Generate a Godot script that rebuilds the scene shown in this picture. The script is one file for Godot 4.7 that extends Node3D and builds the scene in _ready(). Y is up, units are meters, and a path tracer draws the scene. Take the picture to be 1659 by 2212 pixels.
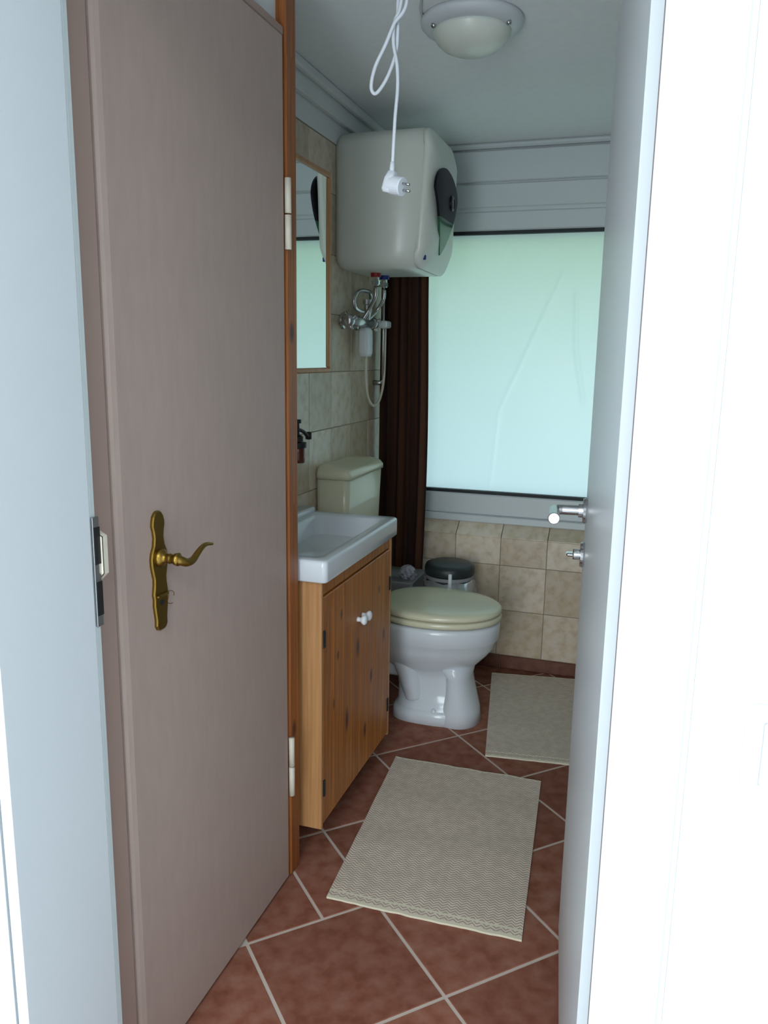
extends Node3D
# A small bathroom seen through its open white door from the hall. Metres, y up, camera above the origin.

var M := {}
var used := {}

# ---------------------------------------------------------------- helpers
func ST() -> SurfaceTool:
	var st := SurfaceTool.new()
	st.begin(Mesh.PRIMITIVE_TRIANGLES)
	return st

func emit(st: SurfaceTool, t: PackedVector3Array, smooth := false) -> void:
	var c := Vector3.ZERO
	for p in t: c += p
	c /= maxf(1.0, t.size())
	var vol := 0.0
	for i in range(0, t.size(), 3):
		vol += (t[i] - c).dot((t[i + 1] - c).cross(t[i + 2] - c))
	st.set_smooth_group(0 if smooth else -1)
	for i in range(0, t.size(), 3):
		st.add_vertex(t[i])
		st.add_vertex(t[i + 2] if vol > 0.0 else t[i + 1])
		st.add_vertex(t[i + 1] if vol > 0.0 else t[i + 2])

func put(called: String, st: SurfaceTool, m: Material, parent: Node) -> MeshInstance3D:
	st.generate_normals()
	var o := MeshInstance3D.new()
	o.name = called
	o.mesh = st.commit()
	o.material_override = m
	o.cast_shadow = GeometryInstance3D.SHADOW_CASTING_SETTING_ON
	parent.add_child(o, true)
	return o

func one(called: String, t: PackedVector3Array, m: Material, parent: Node, smooth := false) -> MeshInstance3D:
	var st := ST()
	emit(st, t, smooth)
	return put(called, st, m, parent)

func same(called: String, mesh: Mesh, m: Material, parent: Node) -> MeshInstance3D:
	var o := MeshInstance3D.new()
	o.name = called
	o.mesh = mesh
	o.material_override = m
	parent.add_child(o, true)
	return o

func numbered(called: String) -> String:
	used[called] = used.get(called, -1) + 1
	return called if used[called] == 0 else "%s_%03d" % [called, used[called]]

func thing(called: String, label: String, category: String, at := Vector3.ZERO, kind := "", group := "") -> Node3D:
	var o := Node3D.new()
	o.name = numbered(called)
	add_child(o)
	o.position = at
	o.set_meta("label", label)
	if kind: o.set_meta("kind", kind)
	if category: o.set_meta("category", category)
	if group: o.set_meta("group", group)
	return o

func quad(t: PackedVector3Array, a: Vector3, b: Vector3, c: Vector3, d: Vector3) -> void:
	t.append_array([a, b, c, a, c, d])

# box between two corners, chamfered by b
func box(lo: Vector3, hi: Vector3, b := 0.002) -> PackedVector3Array:
	var c := (lo + hi) / 2.0
	var h := (hi - lo).abs() / 2.0
	b = minf(b, minf(h.x, minf(h.y, h.z)) * 0.9)
	var t := PackedVector3Array()
	var out := func(a: Vector3, e: Vector3, f: Vector3) -> void:
		if (e - a).cross(f - a).dot(a + e + f) > 0.0: t.append_array([a + c, e + c, f + c])
		else: t.append_array([a + c, f + c, e + c])
	var v := func(s: Vector3, axis: int) -> Vector3:
		var p := Vector3(s.x * (h.x - b), s.y * (h.y - b), s.z * (h.z - b))
		p[axis] = s[axis] * h[axis]
		return p
	for axis in 3:
		var o1 := (axis + 1) % 3
		var o2 := (axis + 2) % 3
		for s in [-1.0, 1.0]:
			var q := []
			for e in [[-1.0, -1.0], [1.0, -1.0], [1.0, 1.0], [-1.0, 1.0]]:
				var g := Vector3.ZERO
				g[axis] = s
				g[o1] = e[0]
				g[o2] = e[1]
				q.append(v.call(g, axis))
			out.call(q[0], q[1], q[2])
			out.call(q[0], q[2], q[3])
		if b > 0.0:
			for s1 in [-1.0, 1.0]:
				for s2 in [-1.0, 1.0]:
					var g0 := Vector3.ZERO
					g0[o1] = s1
					g0[o2] = s2
					var g1 := g0
					g0[axis] = -1.0
					g1[axis] = 1.0
					out.call(v.call(g0, o1), v.call(g0, o2), v.call(g1, o2))
					out.call(v.call(g0, o1), v.call(g1, o2), v.call(g1, o1))
	if b > 0.0:
		for sx in [-1.0, 1.0]:
			for sy in [-1.0, 1.0]:
				for sz in [-1.0, 1.0]:
					var g := Vector3(sx, sy, sz)
					out.call(v.call(g, 0), v.call(g, 1), v.call(g, 2))
	return t

# rings of equal length joined into a skin
func loft(rings: Array, cap := true, around := true) -> PackedVector3Array:
	var t := PackedVector3Array()
	for i in rings.size() - 1:
		var a: PackedVector3Array = rings[i]
		var b: PackedVector3Array = rings[i + 1]
		var n := a.size()
		for j in (n if around else n - 1):
			var k := (j + 1) % n
			quad(t, a[j], b[j], b[k], a[k])
	if cap:
		for e in [0, rings.size() - 1]:
			var r: PackedVector3Array = rings[e]
			var c := Vector3.ZERO
			for p in r: c += p
			c /= r.size()
			for j in r.size():
				var k := (j + 1) % r.size()
				if e == 0: t.append_array([c, r[j], r[k]])
				else: t.append_array([c, r[k], r[j]])
	return t

func ring(c: Vector3, u: Vector3, v: Vector3, n := 24) -> PackedVector3Array:
	var r := PackedVector3Array()
	for i in n: r.append(c + u * cos(TAU * i / n) + v * sin(TAU * i / n))
	return r

# superellipse-like rounded rectangle: half sizes a (along u) and b (along v), corner radius rad
func rrect(c: Vector3, u: Vector3, v: Vector3, a: float, b: float, rad: float, n := 5) -> PackedVector3Array:
	var r := PackedVector3Array()
	rad = minf(rad, minf(a, b))
	for q in 4:
		var sx := [1.0, -1.0, -1.0, 1.0][q] as float
		var sy := [1.0, 1.0, -1.0, -1.0][q] as float
		for i in n + 1:
			var g: float = PI / 2 * q + PI / 2 * i / n
			r.append(c + u * (sx * (a - rad) + rad * cos(g)) + v * (sy * (b - rad) + rad * sin(g)))
	return r

func smooth_path(p: Array, k := 6) -> PackedVector3Array:
	var r := PackedVector3Array()
	for i in p.size() - 1:
		var a: Vector3 = p[max(i - 1, 0)]
		var b: Vector3 = p[i]
		var c: Vector3 = p[i + 1]
		var d: Vector3 = p[min(i + 2, p.size() - 1)]
		for j in k: r.append(b.cubic_interpolate(c, a, d, float(j) / k))
	r.append(p[p.size() - 1])
	return r

func tube(p: PackedVector3Array, r0: float, r1 := -1.0, n := 12) -> PackedVector3Array:
	if r1 < 0.0: r1 = r0
	var rings := []
	var up := Vector3.UP
	for i in p.size():
		var d := (p[min(i + 1, p.size() - 1)] - p[max(i - 1, 0)]).normalized()
		if i == 0: up = Vector3.RIGHT if absf(d.y) > 0.9 else Vector3.UP
		var u := (up - d * up.dot(d)).normalized()
		up = u
		rings.append(ring(p[i], u * lerpf(r0, r1, float(i) / (p.size() - 1)), u.cross(d) * lerpf(r0, r1, float(i) / (p.size() - 1)), n))
	return loft(rings)

# profile of (radius, height) turned about axis from at
func lathe(prof: Array, at: Vector3, axis: Vector3, n := 32) -> PackedVector3Array:
	var u := axis.cross(Vector3.RIGHT if absf(axis.x) < 0.8 else Vector3.UP).normalized()
	var w := axis.cross(u).normalized()
	var rings := []
	for q in prof: rings.append(ring(at + axis * q.y, u * maxf(q.x, 0.0001), w * maxf(q.x, 0.0001), n))
	return loft(rings)

func inset(poly: PackedVector2Array, d: float) -> PackedVector2Array:
	var area := 0.0
	var n := poly.size()
	for i in n: area += poly[i].cross(poly[(i + 1) % n])
	var s := 1.0 if area > 0 else -1.0
	var r := PackedVector2Array()
	for i in n:
		var e0 := (poly[i] - poly[(i + n - 1) % n]).normalized()
		var e1 := (poly[(i + 1) % n] - poly[i]).normalized()
		var n0 := Vector2(-e0.y, e0.x) * s
		var n1 := Vector2(-e1.y, e1.x) * s
		var k := 1.0 + n0.dot(n1)
		r.append(poly[i] + (n0 + n1) * d / maxf(k, 0.3))
	return r

# flat polygon (in u, v from o) raised along w by h, with a chamfered upper edge
func slab(poly: PackedVector2Array, o: Vector3, u: Vector3, v: Vector3, w: Vector3, h: float, b := 0.0012) -> PackedVector3Array:
	var t := PackedVector3Array()
	var n := poly.size()
	var ins := inset(poly, b)
	var at := func(q: Vector2, k: float) -> Vector3: return o + u * q.x + v * q.y + w * k
	for i in n:
		var j := (i + 1) % n
		quad(t, at.call(poly[i], 0), at.call(poly[j], 0), at.call(poly[j], h - b), at.call(poly[i], h - b))
		quad(t, at.call(poly[i], h - b), at.call(poly[j], h - b), at.call(ins[j], h), at.call(ins[i], h))
	var area := 0.0
	for i in n: area += poly[i].cross(poly[(i + 1) % n])
	var idx := Geometry2D.triangulate_polygon(ins)
	for i in range(0, idx.size(), 3):
		var a: Vector2 = ins[idx[i]]
		var e: Vector2 = ins[idx[i + 1]]
		var f: Vector2 = ins[idx[i + 2]]
		if ((e - a).cross(f - a) > 0) != (area > 0):
			var g := e
			e = f
			f = g
		t.append_array([at.call(a, h), at.call(e, h), at.call(f, h), at.call(a, 0), at.call(f, 0), at.call(e, 0)])
	return t

func rect2(x0: float, y0: float, x1: float, y1: float) -> PackedVector2Array:
	return PackedVector2Array([Vector2(x0, y0), Vector2(x1, y0), Vector2(x1, y1), Vector2(x0, y1)])

# ---------------------------------------------------------------- materials
func mat(c: Color, rough := 0.5, metal := 0.0) -> StandardMaterial3D:
	var m := StandardMaterial3D.new()
	m.albedo_color = c
	m.roughness = rough
	m.metallic = metal
	return m

func rgb(r: int, g: int, b: int) -> Color:
	return Color8(r, g, b)

func noise_tex(freq: float, stops: Array, seed_ := 1, size := 256, octaves := 4) -> NoiseTexture2D:
	var n := FastNoiseLite.new()
	n.seed = seed_
	n.frequency = freq
	n.noise_type = FastNoiseLite.TYPE_SIMPLEX_SMOOTH
	n.fractal_octaves = octaves
	var t := NoiseTexture2D.new()
	t.width = size
	t.height = size
	t.seamless = true
	t.noise = n
	var g := Gradient.new()
	g.offsets = PackedFloat32Array(stops.map(func(s): return s[0]))
	g.colors = PackedColorArray(stops.map(func(s): return s[1]))
	t.color_ramp = g
	return t

func triplanar(m: StandardMaterial3D, tex: Texture2D, scale: Vector3, offset := Vector3.ZERO) -> StandardMaterial3D:
	m.albedo_texture = tex
	m.uv1_triplanar = true
	m.uv1_world_triplanar = true
	m.uv1_scale = scale
	m.uv1_offset = offset
	m.uv1_triplanar_sharpness = 8.0
	return m

# pine boards, one metre to the repeat: grain along y, boards across z, knots at given (z, y)
func pine_image(light: Color, dark: Color, boards: Array, knots: Array, seed_: int) -> ImageTexture:
	var n := FastNoiseLite.new()
	n.seed = seed_
	n.frequency = 1.0
	n.fractal_octaves = 3
	var s := 512
	var im := Image.create(s, s, false, Image.FORMAT_RGB8)
	for px in s:
		var z := -float(px) / s
		for py in s:
			var y := 1.0 - float(py) / s
			var zz := z
			var id := 0
			for b in boards:
				if -fposmod(-z, 1.0) < b: id += 1
			var warp := 0.0
			var core := 0.0
			for k in knots:
				var dz: float = fposmod(-z, 1.0) - fposmod(-k.x, 1.0)
				var dy: float = y - k.y
				var r: float = k.z
				var q := sqrt(dz * dz / (r * r) + dy * dy / (r * r * 4.0))
				core = maxf(core, clampf(1.5 - q, 0.0, 1.0))
				warp += signf(dz) * r * 1.2 * exp(-q * 0.6) * exp(-absf(dy) / (r * 9.0))
			var g := n.get_noise_3d((zz + warp) * 90.0, y * 2.2, id * 7.3)
			var fine := n.get_noise_3d(zz * 420.0, y * 9.0, id * 3.1 + 40.0)
			var tone := n.get_noise_2d(id * 9.7, 3.0)
			var f := clampf(0.42 + g * 0.75 + fine * 0.22 + tone * 0.35, 0.0, 1.0)
			var c := light.lerp(dark, f)
			c = c.lerp(Color8(74, 34, 16), core * 0.9)
			im.set_pixel(px, py, c)
	return ImageTexture.create_from_image(im)

func rug_image() -> ImageTexture:
	var im := Image.create(256, 384, false, Image.FORMAT_RGB8)
	var n := FastNoiseLite.new()
	n.seed = 5
	n.frequency = 0.05
	for x in 256:
		for y in 384:
			var ph := fposmod(float(y) + absf(fposmod(float(x), 12.0) - 6.0) * 0.8, 5.0)
			var a := 0.5 + 0.5 * sin(ph / 5.0 * TAU)
			var c := Color8(162, 143, 126).lerp(Color8(250, 236, 220), a)
			c = c.lerp(Color8(164, 148, 130), 0.12 + 0.3 * n.get_noise_2d(x, y))
			if y > 378 or (y > 366 and y < 371) or y < 4: c = Color8(222, 214, 190)
			im.set_pixel(x, y, c)
	return ImageTexture.create_from_image(im)

func make_materials() -> void:
	M.plaster = mat(rgb(226, 230, 230), 0.9)
	M.ceiling = triplanar(mat(rgb(244, 246, 248), 0.92), noise_tex(0.05, [[0.0, rgb(250, 250, 250)], [1.0, Color.WHITE]], 3), Vector3.ONE * 2.0)
	M.hall_floor = mat(rgb(226, 230, 232), 0.5)
	M.hall = mat(rgb(236, 238, 238), 0.9)
	M.white_paint = mat(rgb(212, 217, 222), 0.4)
	M.leaf_white = mat(rgb(212, 217, 221), 0.34)
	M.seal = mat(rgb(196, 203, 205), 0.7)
	M.gap_shade = mat(rgb(120, 108, 108), 0.8)
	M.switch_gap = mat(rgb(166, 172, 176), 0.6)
	M.pvc = mat(rgb(206, 213, 216), 0.35)
	M.gasket = mat(rgb(22, 30, 34), 0.6)
	M.taupe = triplanar(mat(rgb(184, 162, 152), 0.55), noise_tex(0.02, [[0.0, rgb(246, 246, 246)], [1.0, Color.WHITE]], 8), Vector3(6, 1.5, 6))
	M.taupe_frame = mat(rgb(170, 144, 134), 0.55)
	M.taupe_groove = mat(rgb(120, 98, 90), 0.7)
	M.brass = mat(rgb(146, 116, 54), 0.32, 1.0)
	M.steel = mat(rgb(186, 186, 188), 0.25, 1.0)
	M.chrome = mat(rgb(214, 216, 218), 0.12, 1.0)
	M.black = mat(rgb(18, 18, 20), 0.5)
	M.black_gloss = mat(rgb(24, 25, 30), 0.18)
	M.cream = mat(rgb(214, 206, 190), 0.45)
	M.grout_floor = mat(rgb(206, 190, 178), 0.9)
	M.grout_wall = mat(rgb(140, 130, 114), 0.9)
	var terra := noise_tex(0.018, [[0.0, rgb(128, 76, 58)], [0.35, rgb(146, 92, 74)], [0.6, rgb(154, 102, 84)], [1.0, rgb(162, 116, 100)]], 21, 512, 5)
	var beige := noise_tex(0.014, [[0.0, rgb(200, 180, 156)], [0.4, rgb(222, 205, 182)], [0.65, rgb(228, 214, 198)], [1.0, rgb(234, 216, 198)]], 33, 512, 5)
	M.floor_tiles = []
	M.wall_tiles = []
	for i in 5:
		var a := triplanar(mat(Color.WHITE.lerp(rgb(226, 220, 218), i / 4.0), 0.7), terra, Vector3.ONE * 1.7, Vector3(0.23 * i, 0.41 * i, 0.37 * i))
		a.metallic_specular = 0.3
		M.floor_tiles.append(a)
		var b := triplanar(mat(Color.WHITE.lerp(rgb(226, 222, 214), i / 4.0), 0.28), beige, Vector3.ONE * 2.6, Vector3(0.31 * i, 0.17 * i, 0.43 * i))
		M.wall_tiles.append(b)
	M.skirting = triplanar(mat(rgb(190, 180, 176), 0.45), terra, Vector3.ONE * 2.0)
	M.ceramic = mat(rgb(218, 224, 230), 0.13)
	M.ivory = mat(rgb(216, 213, 186), 0.2)
	M.heater = mat(rgb(222, 226, 218), 0.3)
	M.display = mat(rgb(24, 25, 34), 0.4)
	M.display.metallic_specular = 0.25
	M.display_reflection = mat(rgb(44, 92, 66), 0.12)
	M.red = mat(rgb(140, 22, 28), 0.4)
	M.blue = mat(rgb(22, 34, 120), 0.4)
	M.white_plastic = mat(rgb(232, 236, 240), 0.35)
	M.cord = mat(rgb(226, 232, 240), 0.45)
	M.mirror = mat(rgb(232, 238, 236), 0.015, 1.0)
	M.amber = mat(rgb(96, 40, 18), 0.15)
	M.box_grey = mat(rgb(150, 150, 154), 0.5)
	var film := mat(rgb(214, 236, 230), 0.3)
	film.backlight_enabled = true
	film.backlight = Color(0.85, 0.96, 1.0)
	M.film = film
	var bag := mat(rgb(206, 206, 216, ), 0.25)
	bag.transparency = BaseMaterial3D.TRANSPARENCY_ALPHA
	bag.albedo_color.a = 0.35
	M.bag = bag
	var dome := mat(rgb(226, 230, 222), 0.25)
	dome.subsurf_scatter_enabled = true
	dome.subsurf_scatter_strength = 0.3
	M.dome = dome
	var glass := mat(Color(1, 1, 1, 0.06), 0.05)
	glass.transparency = BaseMaterial3D.TRANSPARENCY_ALPHA
	M.glass = glass
	var front_knots := [Vector3(-2.096, 0.515, 0.012), Vector3(-2.004, 0.327, 0.015), Vector3(-2.222, 0.38, 0.010), Vector3(-2.167, 0.222, 0.010), Vector3(-1.905, 0.419, 0.007), Vector3(-1.935, 0.55, 0.006), Vector3(-2.344, 0.474, 0.009), Vector3(-1.96, 0.66, 0.006), Vector3(-2.29, 0.64, 0.006)]
	M.pine_front = triplanar(mat(Color.WHITE, 0.42), pine_image(rgb(202, 128, 52), rgb(150, 82, 26), [-0.045, -0.12, -0.195, -0.27, -0.345, -0.42, -0.895, -0.97], front_knots, 4), Vector3.ONE)
	M.pine_side = triplanar(mat(rgb(255, 250, 244), 0.45), pine_image(rgb(190, 146, 100), rgb(166, 118, 72), [], [Vector3(-0.78, 0.72, 0.016)], 9), Vector3.ONE)
	M.pine_post = triplanar(mat(rgb(238, 228, 220), 0.45), pine_image(rgb(190, 120, 62), rgb(134, 74, 34), [-0.73], [Vector3(-0.75, 0.41, 0.010)], 14), Vector3.ONE)
	M.rug = mat(Color.WHITE, 0.95)
	M.rug.albedo_texture = rug_image()
	M.rug.rim_enabled = true
	M.rug.rim = 0.3
	var stripes := Image.create(256, 8, false, Image.FORMAT_RGB8)
	var rng := RandomNumberGenerator.new()
	rng.seed = 12
	for x in 256:
		var k := 0.5 + 0.5 * sin(x / 256.0 * TAU * 7.0) + rng.randf_range(-0.15, 0.15)
		for y in 8: stripes.set_pixel(x, y, rgb(36, 14, 6).lerp(rgb(82, 44, 18), clampf(k, 0, 1)))
	M.curtain = mat(Color.WHITE, 0.9)
	M.curtain.albedo_texture = ImageTexture.create_from_image(stripes)
	M.leaves = mat(rgb(176, 200, 84), 0.6)
	M.leaves.backlight_enabled = true
	M.leaves.backlight = Color(0.86, 0.96, 0.36)
	M.bark = mat(rgb(86, 66, 50), 0.9)
	M.ground = mat(rgb(150, 156, 140), 0.95)

# ---------------------------------------------------------------- scene
func _ready() -> void:
	# camera
	var cam := Camera3D.new()
	cam.name = "camera"
	add_child(cam)
	cam.position = Vector3(0, 1.36, 0)
	cam.basis = Basis.from_euler(Vector3(-0.194, 0.312, 0.0163))
	cam.fov = rad_to_deg(2.0 * atan(1106.0 / 1720.0))
	cam.near = 0.02
	cam.current = true
	# sky and exposure
	var sky := ProceduralSkyMaterial.new()
	sky.sky_top_color = rgb(214, 228, 240)
	sky.sky_horizon_color = rgb(236, 242, 244)
	sky.ground_bottom_color = rgb(150, 156, 150)
	sky.ground_horizon_color = rgb(190, 196, 190)
	sky.sun_angle_max = 1.0
	var env := Environment.new()
	env.background_mode = Environment.BG_SKY
	env.sky = Sky.new()
	env.sky.sky_material = sky
	env.background_energy_multiplier = 2.95
	env.tonemap_mode = Environment.TONE_MAPPER_LINEAR
	env.tonemap_exposure = 1.0
	env.sdfgi_enabled = true
	env.ssao_enabled = true
	env.ssil_enabled = true
	var we := WorldEnvironment.new()
	we.name = "environment"
	we.environment = env
	add_child(we)
	# daylight falling through the hall's roof window, above and behind the camera
	var day := AreaLight3D.new()
	day.name = "hall_daylight"
	add_child(day)
	day.position = Vector3(0.0, 2.47, 1.15)
	day.rotation.x = -PI / 2.0
	day.area_size = Vector2(1.5, 1.3)
	day.area_normalize_energy = true
	day.light_color = rgb(240, 250, 255)
	day.light_energy = 4.4
	day.area_range = 12.0
	day.area_attenuation = 2.0
	day.shadow_enabled = true
	# fill light added as an unseen glazed hall door, brightening the upper bathroom
	var low := AreaLight3D.new()
	low.name = "added_door_fill"
	add_child(low)
	low.position = Vector3(-0.45, 1.03, 2.37)
	low.area_size = Vector2(1.0, 1.95)
	low.area_normalize_energy = true
	low.light_color = rgb(240, 250, 255)
	low.light_energy = 5.2
	low.area_range = 12.0
	low.area_attenuation = 2.0
	low.shadow_enabled = true

	make_materials()
	build_shell()
	build_window()
	build_white_door()
	build_taupe_door()
	build_vanity()
	build_toilet()
	build_heater()
	build_shower()
	build_curtain()
	build_lamp_and_cord()
	build_small()
	build_rugs()
	build_outdoors()

func piece(lo: Vector3, hi: Vector3, called: String, m: Material, parent: Node, b := 0.0) -> MeshInstance3D:
	return one(called, box(lo, hi, b), m, parent)

func build_shell() -> void:
	var H := 2.215
	# floor: slab with each diagonal tile laid on it
	var fl := thing("floor", "terracotta tiled bathroom floor laid diagonally with pale joints", "floor", Vector3.ZERO, "structure")
	piece(Vector3(-1.18, -0.1, -3.5), Vector3(0.24, -0.0018, -0.78), "slab", M.grout_floor, fl)
	var room := PackedVector2Array([Vector2(-1.07, -3.365), Vector2(0.12, -3.365), Vector2(0.12, -0.982), Vector2(-0.008, -0.982), Vector2(-0.008, -0.79), Vector2(-0.764, -0.79), Vector2(-0.764, -0.985), Vector2(-0.812, -0.985), Vector2(-0.812, -1.77), Vector2(-1.07, -1.77)])
	var r2 := 1.0 / sqrt(2.0)
	var k := 0
	for i in range(-4, 9):
		for j in range(-6, 6):
			var cuts := [[0.475 + 0.337 * i, 0.812 + 0.337 * i]]
			if i == 0 and j == -1: cuts = [[0.475, 0.668], [0.668, 0.812]]
			for cu in cuts:
				var u0: float = cu[0] + 0.0042
				var u1: float = cu[1] - 0.0042
				var v0 := -1.597 + 0.339 * j + 0.0042
				var v1 := v0 + 0.339 - 0.0084
				var p := PackedVector2Array()
				for q in [[u0, v0], [u1, v0], [u1, v1], [u0, v1]]: p.append(Vector2((q[0] + q[1]) * r2, (q[1] - q[0]) * r2))
				for c in Geometry2D.intersect_polygons(p, room):
					if absf(area2(c)) < 0.0008: continue
					one("tile", slab(c, Vector3(0, -0.0075, 0), Vector3.RIGHT, Vector3.BACK, Vector3.UP, 0.0075, 0.0012), M.floor_tiles[(k * 7 + i) % 5], fl)
					k += 1
	# ceiling and crown mouldings
	var ce := thing("ceiling", "plain white bathroom ceiling", "ceiling", Vector3.ZERO, "structure")
	piece(Vector3(-1.18, H, -3.5), Vector3(0.24, H + 0.1, -0.88), "panel", M.ceiling, ce)
	var t1 := thing("trim_1", "white stepped cornice along the tiled wall behind the heater", "trim", Vector3.ZERO, "structure")
	piece(Vector3(-1.07, 2.135, -3.42), Vector3(-1.05, H, -1.77), "board", M.plaster, t1, 0.003)
	piece(Vector3(-1.05, 2.185, -3.42), Vector3(-1.025, H, -1.77), "bead", M.plaster, t1, 0.006)
	# left wall with tiles
	var wl := thing("wall_left", "beige square tiled wall with plain plaster strip above", "wall", Vector3.ZERO, "structure")
	piece(Vector3(-1.18, 0, -3.5), Vector3(-1.0715, H, -1.74), "masonry", M.grout_wall, wl)
	piece(Vector3(-1.0755, 2.066, -3.42), Vector3(-1.069, H, -1.77), "plaster_strip", M.plaster, wl, 0.001)
	for row in 11:
		var y0 := maxf(0.0, -0.1 + 0.2 * row) + 0.0012
		var y1 := minf(2.063, 0.1 + 0.2 * row) - 0.0012
		for col in range(-4, 6):
			var z0 := maxf(-3.42, -2.68 - 0.2 * col) + 0.0012
			var z1 := minf(-1.77, -2.48 - 0.2 * col) - 0.0012
			if z1 - z0 < 0.015 or y1 - y0 < 0.01: continue
			one("tile", slab(rect2(z0, y0, z1, y1), Vector3(-1.0755, 0, 0), Vector3.BACK, Vector3.UP, Vector3.RIGHT, 0.0055), M.wall_tiles[(row * 3 + col * 7 + 50) % 5], wl)
	# back wall below the window
	var wb := thing("wall_back", "beige square tiled wall below the window with a sloping tiled ledge", "wall", Vector3.ZERO, "structure")
	piece(Vector3(-1.18, 0, -3.56), Vector3(0.24, 0.589, -3.3668), "masonry", M.grout_wall, wb)
	piece(Vector3(-1.18, 0.0, -3.56), Vector3(0.24, 0.632, -3.432), "upper_masonry", M.grout_wall, wb)
	var ys := [0.06, 0.267, 0.469, 0.592]
	for row in 3:
		for col in 7:
			var x0 := maxf(-1.07, -1.15 + 0.2 * col) + 0.0013
			var x1 := minf(0.12, -0.95 + 0.2 * col) - 0.0013
			if x1 - x0 < 0.01: continue
			one("tile", slab(rect2(x0, ys[row] + 0.0013, x1, ys[row + 1] - 0.0013), Vector3(0, 0, -3.3705), Vector3.RIGHT, Vector3.UP, Vector3.BACK, 0.0055), M.wall_tiles[(row * 2 + col * 3) % 5], wb)
	var sl := Vector3(0, 0.046, -0.063)
	var sn := sl.normalized()
	for col in 7:
		var x0 := maxf(-1.07, -1.15 + 0.2 * col) + 0.0013
		var x1 := minf(0.12, -0.95 + 0.2 * col) - 0.0013
		if x1 - x0 < 0.01: continue
		one("ledge_tile", slab(rect2(x0, 0.0, x1, sl.length()), Vector3(0, 0.589, -3.368), Vector3.RIGHT, sn, Vector3.RIGHT.cross(sn), 0.006), M.wall_tiles[(col * 2 + 1) % 5], wb)
	var bb := thing("baseboard_back", "dark terracotta skirting tiles along the back wall", "skirting", Vector3.ZERO, "structure")
	for col in 5:
		var x0 := maxf(-1.07, -1.2 + 0.335 * col) + 0.0015
		var x1 := minf(0.12, -0.865 + 0.335 * col) - 0.0015
		if x1 - x0 > 0.01:
			one("tile", slab(rect2(x0, 0.0, x1, 0.059), Vector3(0, 0, -3.37), Vector3.RIGHT, Vector3.UP, Vector3.BACK, 0.012, 0.003), M.skirting, bb)
	# right wall, hidden behind the open door
	var wr := thing("wall_right", "plain wall behind the open white door", "wall", Vector3.ZERO, "structure")
	piece(Vector3(0.12, 0, -3.5), Vector3(0.24, H, -0.97), "masonry", M.plaster, wr)
	# front wall with the doorway
	var wf := thing("wall_front", "white hall wall around the bathroom doorway", "wall", Vector3.ZERO, "structure")
	piece(Vector3(-2.0, 0, -0.98), Vector3(-0.80, 2.6, -0.78), "left_part", M.hall, wf)
	piece(Vector3(0.03, 0, -0.98), Vector3(2.0, 2.6, -0.79), "right_part", M.hall, wf)
	piece(Vector3(0.066, 0, -0.79), Vector3(2.0, 2.6, -0.78), "plaster", M.hall, wf, 0.002)
	piece(Vector3(-0.80, 2.06, -0.98), Vector3(0.03, 2.6, -0.78), "lintel", M.hall, wf)
	# hall round the camera
	var hf := thing("floor_hall", "pale tiled floor of the hall", "floor", Vector3.ZERO, "structure")
	piece(Vector3(-2.0, -0.1, -0.79), Vector3(2.0, -0.001, 2.5), "slab", M.hall_floor, hf)
	var hc := thing("ceiling_hall", "white ceiling of the hall", "ceiling", Vector3.ZERO, "structure")
	piece(Vector3(-2.0, 2.5, -0.8), Vector3(2.0, 2.6, 0.5), "panel", M.hall, hc)
	piece(Vector3(-2.0, 2.5, 1.8), Vector3(2.0, 2.6, 2.5), "panel", M.hall, hc)
	piece(Vector3(-2.0, 2.5, 0.5), Vector3(-0.75, 2.6, 1.8), "panel", M.hall, hc)
	piece(Vector3(0.75, 2.5, 0.5), Vector3(2.0, 2.6, 1.8), "panel", M.hall, hc)
	var hl := thing("wall_hall_left", "white hall wall left of the doorway", "wall", Vector3.ZERO, "structure")
	piece(Vector3(-2.1, 0, -0.98), Vector3(-1.9, 2.6, 2.5), "masonry", M.hall, hl)
	var hr := thing("wall_hall_right", "white hall wall right of the doorway", "wall", Vector3.ZERO, "structure")
	piece(Vector3(1.9, 0, -0.98), Vector3(2.1, 2.6, 2.5), "masonry", M.hall, hr)
	var hb := thing("wall_hall_back", "white hall wall opposite the bathroom doorway", "wall", Vector3.ZERO, "structure")
	piece(Vector3(-2.0, 0, 2.4), Vector3(-0.97, 2.6, 2.5), "left_part", M.hall, hb)
	piece(Vector3(0.07, 0, 2.4), Vector3(2.0, 2.6, 2.5), "right_part", M.hall, hb)
	piece(Vector3(-0.97, 2.03, 2.4), Vector3(0.07, 2.6, 2.5), "lintel", M.hall, hb)
	var gd := thing("door_3", "unseen white framed glazed door added behind the camera for fill light", "door", Vector3.ZERO, "structure")  # unseen door, added to go with the low fill light
	for x in [-0.97, -0.01]: piece(Vector3(x, 0.0, 2.41), Vector3(x + 0.08, 2.03, 2.47), "frame", M.pvc, gd, 0.004)
	for y in [0.0, 1.95]: piece(Vector3(-0.89, y, 2.41), Vector3(-0.01, y + 0.08, 2.47), "frame", M.pvc, gd, 0.004)
	piece(Vector3(-0.89, 0.08, 2.437), Vector3(-0.01, 1.95, 2.443), "pane", M.glass, gd)
	var hw := thing("window_2", "roof window in the hall ceiling", "window", Vector3.ZERO, "structure")
	piece(Vector3(-0.70, 2.545, 0.55), Vector3(0.70, 2.551, 1.75), "pane", M.glass, hw)
	for x in [-0.75, 0.70]: piece(Vector3(x, 2.52, 0.5), Vector3(x + 0.05, 2.58, 1.8), "frame", M.pvc, hw, 0.004)
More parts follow.
